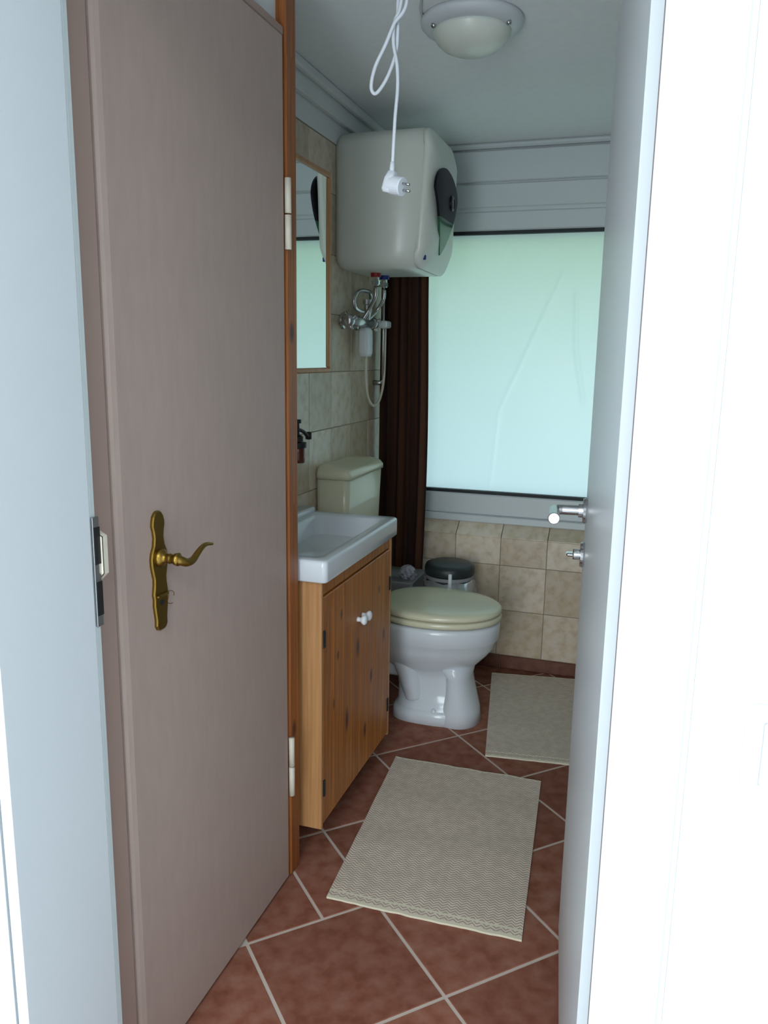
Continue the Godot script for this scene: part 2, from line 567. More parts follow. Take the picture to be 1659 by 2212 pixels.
	for z in [0.5, 1.75]: piece(Vector3(-0.70, 2.52, z), Vector3(0.70, 2.58, z + 0.05), "frame", M.pvc, hw, 0.004)

func area2(p: PackedVector2Array) -> float:
	var a := 0.0
	for i in p.size(): a += p[i].cross(p[(i + 1) % p.size()])
	return a / 2.0

func build_window() -> void:
	var w := thing("window_1", "large frosted bathroom window glowing pale green with white frame", "window", Vector3(-0.47, 0.64, -3.43), "structure")
	var o := -w.position
	var zf := -3.43
	piece(Vector3(-1.07, 0.640, zf - 0.07) + o, Vector3(0.12, 0.672, zf + 0.010) + o, "sill_profile", M.pvc, w, 0.004)
	piece(Vector3(-1.07, 0.672, zf - 0.07) + o, Vector3(0.12, 0.766, zf) + o, "frame", M.pvc, w, 0.006)
	piece(Vector3(-1.07, 1.875, zf - 0.07) + o, Vector3(0.12, 1.953, zf) + o, "frame", M.pvc, w, 0.006)
	piece(Vector3(-1.07, 0.766, zf - 0.07) + o, Vector3(-1.0, 1.875, zf) + o, "frame", M.pvc, w, 0.006)
	piece(Vector3(0.05, 0.766, zf - 0.07) + o, Vector3(0.12, 1.875, zf) + o, "frame", M.pvc, w, 0.006)
	piece(Vector3(-1.0, 0.766, zf - 0.06) + o, Vector3(0.05, 0.779, zf - 0.004) + o, "gasket", M.gasket, w)
	piece(Vector3(-1.0, 1.862, zf - 0.06) + o, Vector3(0.05, 1.875, zf - 0.004) + o, "gasket", M.gasket, w)
	# the frosted sheet, slightly creased
	var st := ST()
	var t := PackedVector3Array()
	var creases := [[Vector2(-0.36, 1.70), Vector2(-0.60, 1.13)], [Vector2(-0.30, 1.62), Vector2(-0.29, 1.40)], [Vector2(-0.29, 1.40), Vector2(-0.245, 1.18)], [Vector2(-0.60, 1.13), Vector2(-0.625, 0.80)]]
	var nx := 150
	var ny := 150
	var at := func(i: int, j: int) -> Vector3:
		var p := Vector2(lerpf(-1.0, 0.05, float(i) / nx), lerpf(0.775, 1.868, float(j) / ny))
		var d := 0.0
		for c in creases:
			var q := Geometry2D.get_closest_point_to_segment(p, c[0], c[1])
			d = maxf(d, clampf(1.0 - p.distance_to(q) / 0.012, 0.0, 1.0))
		return Vector3(p.x, p.y, zf - 0.03 + d * 0.0022 + 0.001 * sin(p.x * 9.0 + p.y * 5.0)) + o
	for i in nx:
		for j in ny:
			quad(t, at.call(i, j), at.call(i, j + 1), at.call(i + 1, j + 1), at.call(i + 1, j))
	emit(st, t, true)
	put("frosted_pane", st, M.film, w)
	# boxed shutter case above
	var s := thing("trim_2", "white boarded shutter case above the frosted window", "trim", Vector3.ZERO, "structure")
	piece(Vector3(-1.07, 1.953, -3.5), Vector3(0.12, 2.215, -3.436), "case", M.pvc, s)
	piece(Vector3(-1.07, 1.966, -3.437), Vector3(0.12, 2.060, -3.428), "board", M.pvc, s, 0.004)
	piece(Vector3(-1.07, 2.066, -3.437), Vector3(0.12, 2.186, -3.420), "board", M.pvc, s, 0.004)
	piece(Vector3(-1.07, 2.192, -3.437), Vector3(0.12, 2.214, -3.408), "bead", M.pvc, s, 0.007)
	var ob := thing("wall_back_outer", "outer wall beside and above the frosted window", "wall", Vector3.ZERO, "structure")
	piece(Vector3(-1.3, 0, -3.56), Vector3(-1.07, 2.4, -3.42), "left_part", M.plaster, ob)
	piece(Vector3(0.12, 0, -3.56), Vector3(0.4, 2.4, -3.42), "right_part", M.plaster, ob)
	piece(Vector3(-1.3, 2.0, -3.56), Vector3(0.4, 2.4, -3.5), "lintel", M.plaster, ob)

func build_white_door() -> void:
	# lining and casings of the doorway
	var f := thing("trim_3", "white door frame around the open bathroom doorway", "door frame", Vector3.ZERO, "structure")
	piece(Vector3(-0.783, 0, -0.964), Vector3(-0.765, 2.05, -0.765), "lining", M.white_paint, f, 0.005)
	piece(Vector3(-0.783, 0, -0.976), Vector3(-0.7675, 2.05, -0.964), "seal", M.seal, f, 0.002)
	piece(Vector3(-0.008, 0, -0.985), Vector3(0.03, 2.05, -0.765), "lining", M.white_paint, f, 0.004)
	piece(Vector3(-0.0115, 0, -0.984), Vector3(-0.008, 2.05, -0.97), "seal", M.gap_shade, f)  # dark strip painted as the shade in the gap beside the leaf
	piece(Vector3(-0.765, 2.01, -0.985), Vector3(-0.008, 2.06, -0.765), "head_lining", M.white_paint, f, 0.004)
	piece(Vector3(-0.852, 0, -0.79), Vector3(-0.788, 2.09, -0.766), "casing", M.white_paint, f, 0.004)
	one("casing", slab(PackedVector2Array([Vector2(-0.003, -0.79), Vector2(-0.003, -0.765), Vector2(-0.001, -0.7635), Vector2(0.048, -0.7635), Vector2(0.059, -0.777), Vector2(0.059, -0.79)]), Vector3.ZERO, Vector3.RIGHT, Vector3.BACK, Vector3.UP, 2.09), M.white_paint, f)
	piece(Vector3(-0.845, 2.04, -0.79), Vector3(0.057, 2.11, -0.768), "head_casing", M.white_paint, f, 0.004)
	var sp := piece(Vector3(-0.767, 0.948, -0.9775), Vector3(-0.7635, 1.118, -0.963), "strike_plate", M.steel, f, 0.0006)
	piece(Vector3(-0.7645, 0.965, -0.978), Vector3(-0.7628, 1.018, -0.965), "slot", M.black, sp)
	piece(Vector3(-0.7645, 1.045, -0.978), Vector3(-0.7628, 1.102, -0.965), "slot", M.black, sp)
	one("lip", slab(PackedVector2Array([Vector2(0, 0), Vector2(0.012, 0.012), Vector2(0.012, 0.070), Vector2(0, 0.076)]), Vector3(-0.770, 1.017, -0.978), Vector3.RIGHT, Vector3.UP, Vector3.FORWARD, 0.012, 0.002), M.cream, sp)
	# the leaf, swung inwards
	var d := thing("door_1", "white flush bathroom door standing open with round steel handle", "door", Vector3(-0.012, 0, -0.998), "structure")
	d.rotation.y = 0.103
	piece(Vector3(-0.014, 0.008, -0.765), Vector3(0.026, 2.0, 0), "leaf", M.leaf_white, d, 0.002)
	var hz := -0.70
	var hy := 1.047
	var L := Vector3.LEFT
	one("rosette", lathe([Vector2(0, 0), Vector2(0.026, 0), Vector2(0.027, 0.004), Vector2(0.025, 0.009), Vector2(0.013, 0.010), Vector2(0, 0.010)], Vector3(-0.014, hy, hz), L), M.steel, d)
	var lever := ST()
	emit(lever, tube(PackedVector3Array([Vector3(-0.022, hy, hz), Vector3(-0.074, hy, hz)]), 0.0105, 0.0105, 20), false)
	emit(lever, tube(smooth_path([Vector3(-0.066, hy, hz), Vector3(-0.078, hy, hz + 0.003), Vector3(-0.082, hy, hz + 0.014), Vector3(-0.082, hy, hz + 0.04), Vector3(-0.082, hy, hz + 0.098)], 5), 0.0105, 0.0105, 20), true)
	emit(lever, lathe([Vector2(0, 0.0), Vector2(0.0118, 0.0), Vector2(0.0118, 0.006), Vector2(0.0106, 0.0075), Vector2(0, 0.0075)], Vector3(-0.082, hy, hz + 0.096), Vector3.BACK, 24), false)
	emit(lever, lathe([Vector2(0, 0), Vector2(0.0145, 0), Vector2(0.0145, 0.008), Vector2(0.0, 0.008)], Vector3(-0.024, hy, hz), L), false)
	put("lever", lever, M.steel, d)
	var ty := 0.952
	one("rosette", lathe([Vector2(0, 0), Vector2(0.026, 0), Vector2(0.027, 0.004), Vector2(0.025, 0.009), Vector2(0, 0.010)], Vector3(-0.014, ty, hz), L), M.steel, d)
	var tt := ST()
	emit(tt, lathe([Vector2(0, 0), Vector2(0.011, 0), Vector2(0.0115, 0.012), Vector2(0.010, 0.014), Vector2(0, 0.014)], Vector3(-0.024, ty, hz), L, 20))
	emit(tt, box(Vector3(-0.052, ty - 0.004, hz - 0.010), Vector3(-0.036, ty + 0.004, hz + 0.010), 0.003))
	put("thumb_turn", tt, M.chrome, d)
	for y in [0.28, 1.75]:
		one("hinge", tube(PackedVector3Array([Vector3(0.034, y - 0.05, -0.004), Vector3(0.034, y + 0.05, -0.004)]), 0.008), M.steel, d)
	# light switch on the hall wall
	var s := thing("light_switch", "white rocker light switch on the bright hall wall beside the frame", "light switch", Vector3(0.157, 0.997, -0.78))
	one("frame", loft([rrect(Vector3.ZERO, Vector3.RIGHT, Vector3.UP, 0.043, 0.046, 0.010), rrect(Vector3(0, 0, 0.006), Vector3.RIGHT, Vector3.UP, 0.043, 0.046, 0.010), rrect(Vector3(0, 0, 0.0095), Vector3.RIGHT, Vector3.UP, 0.040, 0.043, 0.008)]), M.white_plastic, s)
	var rock := PackedVector3Array()
	rock.append_array(box(Vector3(-0.0275, -0.031, 0.004), Vector3(0.0275, 0.031, 0.0125), 0.0015))
	one("rocker", rock, M.white_plastic, s)
	piece(Vector3(-0.0284, -0.0319, 0.003), Vector3(0.0284, 0.0319, 0.0098), "gap", M.switch_gap, s)  # grey fill draws the shaded joint around the rocker
	one("outline_shade", loft([rrect(Vector3.ZERO, Vector3.RIGHT, Vector3.UP, 0.0438, 0.0468, 0.0105), rrect(Vector3(0, 0, 0.002), Vector3.RIGHT, Vector3.UP, 0.0438, 0.0468, 0.0105)]), M.seal, s)  # slightly larger grey rim painted as the frame's thin shadow line

func build_taupe_door() -> void:
	# closet partition that carries the door
	var p := thing("wall_partition", "white partition wall above the taupe closet door", "wall", Vector3.ZERO, "structure")
	piece(Vector3(-1.075, 0, -1.745), Vector3(-0.862, 2.215, -0.98), "masonry", M.plaster, p)
	piece(Vector3(-0.87, 2.055, -1.727), Vector3(-0.822, 2.215, -0.98), "upper_panel", M.plaster, p)
	var f := thing("trim_4", "taupe painted frame of the closet door", "door frame", Vector3.ZERO, "structure")
	piece(Vector3(-0.87, 0, -1.066), Vector3(-0.805, 2.055, -0.981), "jamb", M.taupe_frame, f, 0.004)
	piece(Vector3(-0.87, 2.034, -1.727), Vector3(-0.803, 2.056, -1.066), "head", M.taupe_frame, f, 0.004)
	piece(Vector3(-0.87, 0, -1.072), Vector3(-0.815, 2.034, -1.066), "rebate", M.taupe_groove, f)
	var post := thing("trim_5", "slim varnished pine post beside the taupe door hinges", "post", Vector3(-0.83, 0, -1.755), "structure")
	piece(Vector3(-0.04, 0, -0.028), Vector3(0.031, 2.215, 0.027), "board", M.pine_post, post, 0.004)
	var d := thing("door_2", "taupe closet door with ornate brass handle and pale hinges", "door", Vector3(-0.80, 0, -1.70), "structure")
	# leaf with a rounded lip
	var prof := PackedVector2Array([Vector2(-0.060, -0.013), Vector2(-0.060, 0.628), Vector2(-0.012, 0.628), Vector2(-0.008, 0.6275), Vector2(-0.003, 0.624), Vector2(0.0, 0.614), Vector2(0.0, -0.013)])
	one("leaf", slab(prof, Vector3(0, 0.010, 0), Vector3.RIGHT, Vector3.BACK, Vector3.UP, 2.022, 0.001), M.taupe, d)
	for y in [[1.592, 1.745], [0.238, 0.398]]:
		var h := ST()
		emit(h, tube(PackedVector3Array([Vector3(0.006, y[0], -0.024), Vector3(0.006, (y[0] + y[1]) / 2 - 0.002, -0.024)]), 0.0075, -1, 14), true)
		emit(h, tube(PackedVector3Array([Vector3(0.006, (y[0] + y[1]) / 2 + 0.002, -0.024), Vector3(0.006, y[1], -0.024)]), 0.0075, -1, 14), true)
		put("hinge", h, M.cream, d)
	# ornate long plate
	var hz := 0.522
	var half := [[0.869, 0.004], [0.872, 0.010], [0.880, 0.0135], [0.890, 0.013], [0.903, 0.0145], [0.918, 0.0165], [0.930, 0.0160], [0.938, 0.0175], [0.946, 0.0165], [0.955, 0.0150], [0.966, 0.0145], [0.980, 0.0175], [0.992, 0.0195], [1.004, 0.0200], [1.014, 0.0180], [1.026, 0.0130], [1.040, 0.0110], [1.052, 0.0125], [1.062, 0.0150], [1.070, 0.0140], [1.078, 0.0120], [1.084, 0.0080], [1.087, 0.0030]]
	var poly := PackedVector2Array()
	for q in half: poly.append(Vector2(hz + q[1] * 1.25, q[0]))
	for i in range(half.size() - 1, -1, -1): poly.append(Vector2(hz - half[i][1] * 1.25, half[i][0]))
	var plate := one("handle_plate", slab(poly, Vector3(0, 0, 0), Vector3.BACK, Vector3.UP, Vector3.RIGHT, 0.006, 0.002), M.brass, d)
	one("keyhole", lathe([Vector2(0, 0), Vector2(0.0055, 0), Vector2(0.0055, 0.0008), Vector2(0, 0.0008)], Vector3(0.0058, 0.921, hz), Vector3.RIGHT, 16), M.black, plate)
	one("key_band", box(Vector3(0.004, 0.932, hz - 0.0175), Vector3(0.011, 0.937, hz + 0.0175), 0.002), M.brass, plate)
	var lv := ST()
	emit(lv, lathe([Vector2(0.0165, 0.004), Vector2(0.0165, 0.010), Vector2(0.012, 0.015), Vector2(0.0085, 0.017), Vector2(0.0085, 0.024), Vector2(0.0095, 0.026), Vector2(0.0085, 0.028), Vector2(0.008, 0.034), Vector2(0.0105, 0.036), Vector2(0.012, 0.043), Vector2(0.0, 0.048)], Vector3(0, 1.003, hz), Vector3.RIGHT, 24), true)
	emit(lv, tube(smooth_path([Vector3(0.038, 1.003, hz), Vector3(0.045, 0.999, hz - 0.006), Vector3(0.049, 0.994, hz - 0.018), Vector3(0.050, 0.995, hz - 0.035), Vector3(0.050, 1.004, hz - 0.052), Vector3(0.050, 1.011, hz - 0.068), Vector3(0.050, 1.013, hz - 0.084), Vector3(0.050, 1.009, hz - 0.104)], 5), 0.0095, 0.0028, 14), true)
	put("lever", lv, M.brass, d)
	# thin wire loop hanging at the keyhole
	var loop := PackedVector3Array()
	for i in 15: loop.append(Vector3(0.010 + 0.002 * sin(i), 0.925 + 0.012 * sin(i / 14.0 * TAU * 0.8), hz - 0.021 - 0.010 * cos(i / 14.0 * TAU * 0.8)))
	one("wire_loop", tube(loop, 0.0007, -1, 6), M.brass, d)

func build_vanity() -> void:
	var v := thing("vanity_cabinet", "varnished pine vanity cabinet with two plank doors under the washbasin", "cabinet", Vector3(-0.91, 0.09, -2.115))
	var o := -v.position
	var x1 := -0.750
	piece(Vector3(-1.066, 0.09, -1.829) + o, Vector3(x1, 0.79, -1.816) + o, "side_panel", M.pine_side, v, 0.002)
	piece(Vector3(-1.066, 0.09, -2.416) + o, Vector3(x1, 0.79, -2.403) + o, "side_panel", M.pine_side, v, 0.002)
	piece(Vector3(-1.066, 0.09, -2.403) + o, Vector3(x1 - 0.02, 0.099, -1.829) + o, "bottom_board", M.pine_side, v, 0.001)
	piece(Vector3(-1.066, 0.108, -2.396) + o, Vector3(-1.058, 0.79, -1.836) + o, "back_board", M.pine_side, v)
	piece(Vector3(x1 - 0.03, 0.748, -2.403) + o, Vector3(x1 - 0.004, 0.79, -1.829) + o, "top_rail", M.pine_front, v, 0.002)
	for side in 2:
		var za := -1.8305 if side == 0 else -2.1165
		var d := Node3D.new()
		d.name = "door"
		v.add_child(d, true)
		d.position = Vector3(x1 - 0.0185, 0.1, za) + o
		for k in 4:
			var z0 := za - 0.07125 * (k + 1)
			one("plank", slab(rect2(z0 + 0.0004 - za, 0.0, z0 + 0.0708 - za, 0.644), Vector3(0.001, 0, 0), Vector3.BACK, Vector3.UP, Vector3.RIGHT, 0.017, 0.0022), M.pine_front, d)
		var kz := -0.262 if side == 0 else -0.018
		one("knob", lathe([Vector2(0.0, 0.0), Vector2(0.008, 0.0), Vector2(0.0065, 0.006), Vector2(0.0065, 0.010), Vector2(0.011, 0.014), Vector2(0.0145, 0.019), Vector2(0.0145, 0.024), Vector2(0.010, 0.028), Vector2(0.0, 0.0295)], Vector3(0.018, 0.503, kz), Vector3.RIGHT, 24), M.white_plastic, d, true)
		for y in [0.105, 0.53]:
			var hz := -0.004 if side == 0 else -0.281
			one("hinge", box(Vector3(0.010, y - 0.024, hz - 0.006), Vector3(0.0215, y + 0.024, hz + 0.006), 0.002), M.black, d)
	# washbasin
	var s := thing("washbasin", "white rectangular ceramic washbasin set on the pine cabinet", "washbasin", Vector3(-0.9, 0.79, -2.105))
	var U := Vector3.RIGHT
	var W := Vector3.BACK
	var c := Vector3(0.003, 0, 0)
	var a := 0.1675
	var b := 0.307
	var ci := Vector3(0.020, 0, 0)
	var rr := [
		rrect(c + Vector3(0, 0.001, 0), U, W, a - 0.004, b - 0.004, 0.012), rrect(c + Vector3(0, 0.005, 0), U, W, a, b, 0.014),
		rrect(c + Vector3(0, 0.052, 0), U, W, a, b, 0.014), rrect(c + Vector3(0, 0.057, 0), U, W, a - 0.0015, b - 0.0015, 0.014), rrect(c + Vector3(0, 0.060, 0), U, W, a - 0.006, b - 0.006, 0.012),
		rrect(ci + Vector3(0, 0.0585, 0), U, W, 0.117, 0.262, 0.03), rrect(ci + Vector3(0, 0.055, 0), U, W, 0.113, 0.258, 0.03), rrect(ci + Vector3(0, 0.045, 0), U, W, 0.109, 0.252, 0.03),
		rrect(ci + Vector3(0, -0.035, 0), U, W, 0.085, 0.205, 0.035), rrect(ci + Vector3(0, -0.045, 0), U, W, 0.075, 0.19, 0.035), rrect(ci + Vector3(0, -0.050, 0), U, W, 0.03, 0.05, 0.02)]
	one("basin", loft(rr), M.ceramic, s, true)
	one("back_ledge", loft([rrect(Vector3(-0.140, 0.058, 0), U, W, 0.0265, 0.300, 0.010), rrect(Vector3(-0.140, 0.070, 0), U, W, 0.0265, 0.300, 0.010), rrect(Vector3(-0.140, 0.076, 0), U, W, 0.0225, 0.296, 0.008)]), M.ceramic, s, true)
	one("drain", lathe([Vector2(0, 0), Vector2(0.022, 0), Vector2(0.022, 0.003), Vector2(0.014, 0.002), Vector2(0, 0.002)], Vector3(0.020, -0.050, 0), Vector3.UP, 24), M.chrome, s)

func egg(y: float, xf: float, xb: float, hw: float, zc: float, back_sq := 0.5, n := 48) -> PackedVector3Array:
	# plan of a toilet section: elliptical front towards +x, squarer back
	var r := PackedVector3Array()
	var xm := lerpf(xb, xf, 0.48)
	for i in n:
		var g := TAU * i / n
		var cx := cos(g)
		var sz := sin(g)
		var x: float
		var z: float
		if cx >= 0.0:
			x = xm + (xf - xm) * cx
			z = hw * sz
		else:
			var e := lerpf(1.0, 0.55, back_sq)
			x = xm - (xm - xb) * pow(-cx, e)
			z = hw * signf(sz) * pow(absf(sz), e)
		r.append(Vector3(x, y, zc + z))
	return r

func build_toilet() -> void:
	var zc := -2.81
	var at := Vector3(-0.68, 0, zc)
	var t := thing("toilet", "white ceramic toilet with closed ivory lid behind the pine cabinet", "toilet", at)
	var secs := [[0.0, -0.505, -0.84, 0.104], [0.045, -0.512, -0.84, 0.102], [0.06, -0.52, -0.83, 0.080], [0.12, -0.533, -0.83, 0.072], [0.165, -0.543, -0.84, 0.072], [0.195, -0.546, -0.86, 0.080], [0.215, -0.540, -0.88, 0.102], [0.24, -0.516, -0.90, 0.126], [0.27, -0.488, -0.91, 0.150], [0.30, -0.466, -0.92, 0.166], [0.328, -0.456, -0.92, 0.174], [0.334, -0.451, -0.92, 0.179], [0.38, -0.449, -0.92, 0.183], [0.392, -0.450, -0.92, 0.183], [0.399, -0.458, -0.915, 0.175], [0.400, -0.47, -0.91, 0.165]]
	var rings := []
	for s in secs: rings.append(egg(s[0], s[1] - at.x, s[2] - at.x, s[3], 0.0))
	one("bowl", loft(rings), M.ceramic, t, true)
	# flared front column and plinth standing proud of the recessed flank
	var col := []
	for s in [[0.0, -0.505, -0.66, 0.108], [0.05, -0.513, -0.645, 0.104], [0.12, -0.531, -0.635, 0.095], [0.18, -0.544, -0.635, 0.092], [0.225, -0.535, -0.66, 0.104]]:
		col.append(egg(s[0], s[1] - at.x, s[2] - at.x, s[3], 0.0, 0.9))
	one("front_column", loft(col), M.ceramic, t, true)
	var pl := []
	for s in [[0.0, -0.505, -0.845, 0.110], [0.038, -0.512, -0.843, 0.108], [0.050, -0.520, -0.835, 0.100]]: pl.append(egg(s[0], s[1] - at.x, s[2] - at.x, s[3], 0.0, 0.9))
	one("plinth", loft(pl), M.ceramic, t, true)
	one("seat_buffer", box(Vector3(-0.02, 0.399, -0.15), Vector3(0.0, 0.408, 0.15), 0.001), M.ivory, t)
	for side in [-1.0, 1.0]:
		one("trapway", tube(smooth_path([Vector3(-0.26, 0.325, 0.055 * side), Vector3(-0.19, 0.315, 0.072 * side), Vector3(-0.135, 0.27, 0.072 * side), Vector3(-0.105, 0.20, 0.064 * side), Vector3(-0.085, 0.13, 0.058 * side), Vector3(-0.075, 0.085, 0.050 * side)], 6), 0.050, 0.036, 20), M.ceramic, t, true)
		one("bolt_cap", lathe([Vector2(0.009, 0.0), Vector2(0.009, 0.006), Vector2(0.006, 0.010), Vector2(0, 0.011)], Vector3(0.012, 0.050, 0.092 * side), Vector3(0, 0.5, 0.87 * side).normalized(), 18), M.white_plastic, t, true)
	one("outlet_pipe", tube(PackedVector3Array([Vector3(-0.385, 0.19, 0), Vector3(-0.15, 0.19, 0)]), 0.052, -1, 24), M.white_plastic, t, true)
	# seat and lid
	var plan := func(y: float, ins: float) -> PackedVector3Array: return egg(y, -0.444 - ins - at.x, -0.905 + ins - at.x, 0.190 - ins, 0.0, 0.35, 56)
	one("seat", loft([plan.call(0.4065, 0.004), plan.call(0.408, 0.001), plan.call(0.417, 0.0), plan.call(0.425, 0.0015), plan.call(0.427, 0.005)]), M.ivory, t, true)
	one("lid", loft([plan.call(0.4325, 0.005), plan.call(0.4345, 0.002), plan.call(0.444, 0.001), plan.call(0.452, 0.006), plan.call(0.457, 0.018), plan.call(0.460, 0.05), plan.call(0.461, 0.12)]), M.ivory, t, true)
	for z in [-0.075, 0.075]:
		one("lid_hinge", tube(PackedVector3Array([Vector3(-0.215, 0.432, z - 0.018), Vector3(-0.215, 0.432, z + 0.018)]), 0.011), M.ivory, t, true)
	# cistern on the wall
	var c := thing("cistern", "ivory plastic cistern on the tiled wall above the toilet", "cistern", Vector3(-1.07, 0.60, -2.715))
	var sec := []
	for q in [[0.0, 0.054, 0.172], [0.02, 0.057, 0.177], [0.18, 0.060, 0.182], [0.335, 0.0625, 0.187]]: sec.append(rrect(Vector3(q[1] + 0.0005, q[0], 0), Vector3.RIGHT, Vector3.BACK, q[1], q[2], 0.022))
	one("tank", loft(sec), M.ivory, c, true)
	var ld := []
	for q in [[0.336, 0.063, 0.187, 0.02], [0.338, 0.0655, 0.192, 0.022], [0.354, 0.0655, 0.192, 0.022], [0.368, 0.061, 0.187, 0.026], [0.378, 0.048, 0.170, 0.03], [0.381, 0.02, 0.10, 0.02]]: ld.append(rrect(Vector3(q[1] + 0.0005, q[0], 0), Vector3.RIGHT, Vector3.BACK, q[1], q[2], q[3]))
	one("lid", loft(ld), M.ivory, c, true)
	one("flush_pipe", tube(smooth_path([Vector3(0.06, 0.01, -0.06), Vector3(0.06, -0.06, -0.08), Vector3(0.06, -0.13, -0.09)], 6), 0.022, -1, 16), M.white_plastic, c, true)

func heater_front(y: float, z: float) -> float:
	# x of the bulging front cover, relative to the wall
	var v := (y - 0.235) / 0.225
	var u := z / 0.19
	return 0.350 - (0.034 if v > 0 else 0.066) * v * v + (0.010 + (0.0 if v > 0 else 0.026 * v * v)) * (1.0 - u * u * u * u)

func build_heater() -> void:
	var h := thing("water_heater", "boxy white electric water heater with dark display hung near the ceiling", "water heater", Vector3(-1.0695, 1.655, -2.893))
	var U := Vector3.BACK
	var V := Vector3.UP
	var cen := Vector3(0, 0.2275, 0)
	# body from the wall outwards
	var rings := []
	for q in [[0.0, 0.012, 0.05], [0.015, 0.003, 0.06], [0.05, 0.0, 0.062], [0.20, 0.0, 0.062]]: rings.append(rrect(cen + Vector3(q[0], 0, 0), U, V, 0.190 - q[1], 0.2275 - q[1], q[2], 8))
	# wavy seam where body meets cover
	var seam := PackedVector3Array()
	for p in rrect(cen, U, V, 0.190, 0.2275, 0.062, 8):
		seam.append(Vector3(heater_front(p.y, p.z) - 0.018, p.y, p.z))
	rings.append(seam)
	one("body", loft(rings), M.heater, h, true)
	var fr := []
	for q in [[-0.0175, 0.0015], [-0.006, 0.0], [0.0, 0.004], [0.004, 0.012], [0.006, 0.03], [0.006, 0.06], [0.006, 0.10], [0.006, 0.14], [0.006, 0.18]]:
		var r := PackedVector3Array()
		for p in rrect(cen, U, V, 0.190 - q[1], 0.2275 - q[1], maxf(0.062 - q[1] * 0.5, 0.004), 8):
			r.append(Vector3(heater_front(p.y, p.z) + q[0], p.y, p.z))
		fr.append(r)
	one("front_cover", loft(fr), M.heater, h, true)
	# dark display shaped like a drop, its lower end painted green as the window's reflection
	var half := func(y: float) -> float:
		if y > 0.255: return 0.140 * sqrt(maxf(0.0, 1.0 - pow((y - 0.255) / 0.085, 2.0)))
		return 0.140 * pow(clampf((y - 0.055) / 0.20, 0.0, 1.0), 0.75)
	var drop := func(ya: float, yb: float, off: float) -> PackedVector3Array:
		var t := PackedVector3Array()
		var n := 26
		var m := 14
		var gp := func(i: int, j: int, front: bool) -> Vector3:
			var y := lerpf(ya, yb, float(i) / n)
			var w: float = half.call(y)
			var z := lerpf(-w, w, float(j) / m) + 0.044
			return Vector3(heater_front(y, z) + 0.006 + (off if front else -0.006), y, z)
		for i in n:
			for j in m:
				quad(t, gp.call(i, j, true), gp.call(i + 1, j, true), gp.call(i + 1, j + 1, true), gp.call(i, j + 1, true))
				quad(t, gp.call(i, j, false), gp.call(i, j + 1, false), gp.call(i + 1, j + 1, false), gp.call(i + 1, j, false))
			quad(t, gp.call(i, 0, false), gp.call(i + 1, 0, false), gp.call(i + 1, 0, true), gp.call(i, 0, true))
			quad(t, gp.call(i, m, true), gp.call(i + 1, m, true), gp.call(i + 1, m, false), gp.call(i, m, false))
		for j in m:
			quad(t, gp.call(0, j, false), gp.call(0, j, true), gp.call(0, j + 1, true), gp.call(0, j + 1, false))
			quad(t, gp.call(n, j, true), gp.call(n, j, false), gp.call(n, j + 1, false), gp.call(n, j + 1, true))
		return t
	var disp := one("display", drop.call(0.172, 0.3395, 0.0025), M.display, h, false)
	one("reflection_foot", drop.call(0.0555, 0.1715, 0.002), M.display_reflection, h, false)
	one("dial", lathe([Vector2(0.026, 0.0), Vector2(0.026, 0.006), Vector2(0.021, 0.009), Vector2(0.018, 0.007), Vector2(0, 0.007)], Vector3(heater_front(0.235, 0.0) + 0.007, 0.235, 0.0), Vector3.RIGHT, 28), M.black_gloss, disp)
	one("pilot_lamp", box(Vector3(heater_front(0.035, 0.16) - 0.004, 0.028, 0.154), Vector3(heater_front(0.035, 0.16) + 0.010, 0.044, 0.163), 0.002), M.blue, h)
	# water connections under the body
	for k in 2:
		var z := 0.03 if k == 0 else -0.07
		var x := 0.10
		var col: Material = M.red if k == 0 else M.blue
		var cn := one("connector", lathe([Vector2(0, 0.0), Vector2(0.012, 0.0), Vector2(0.012, -0.048), Vector2(0, -0.048)], Vector3(x, 0.004, z), Vector3.UP, 18), M.chrome, h)
		one("collar", lathe([Vector2(0.012, 0.0), Vector2(0.019, 0.001), Vector2(0.019, -0.016), Vector2(0.012, -0.017)], Vector3(x, 0.002, z), Vector3.UP, 20), col, cn)
		one("nut", lathe([Vector2(0.011, -0.025), Vector2(0.0155, -0.026), Vector2(0.0155, -0.040), Vector2(0.011, -0.041)], Vector3(x, 0, z), Vector3.UP, 6), M.chrome, cn)

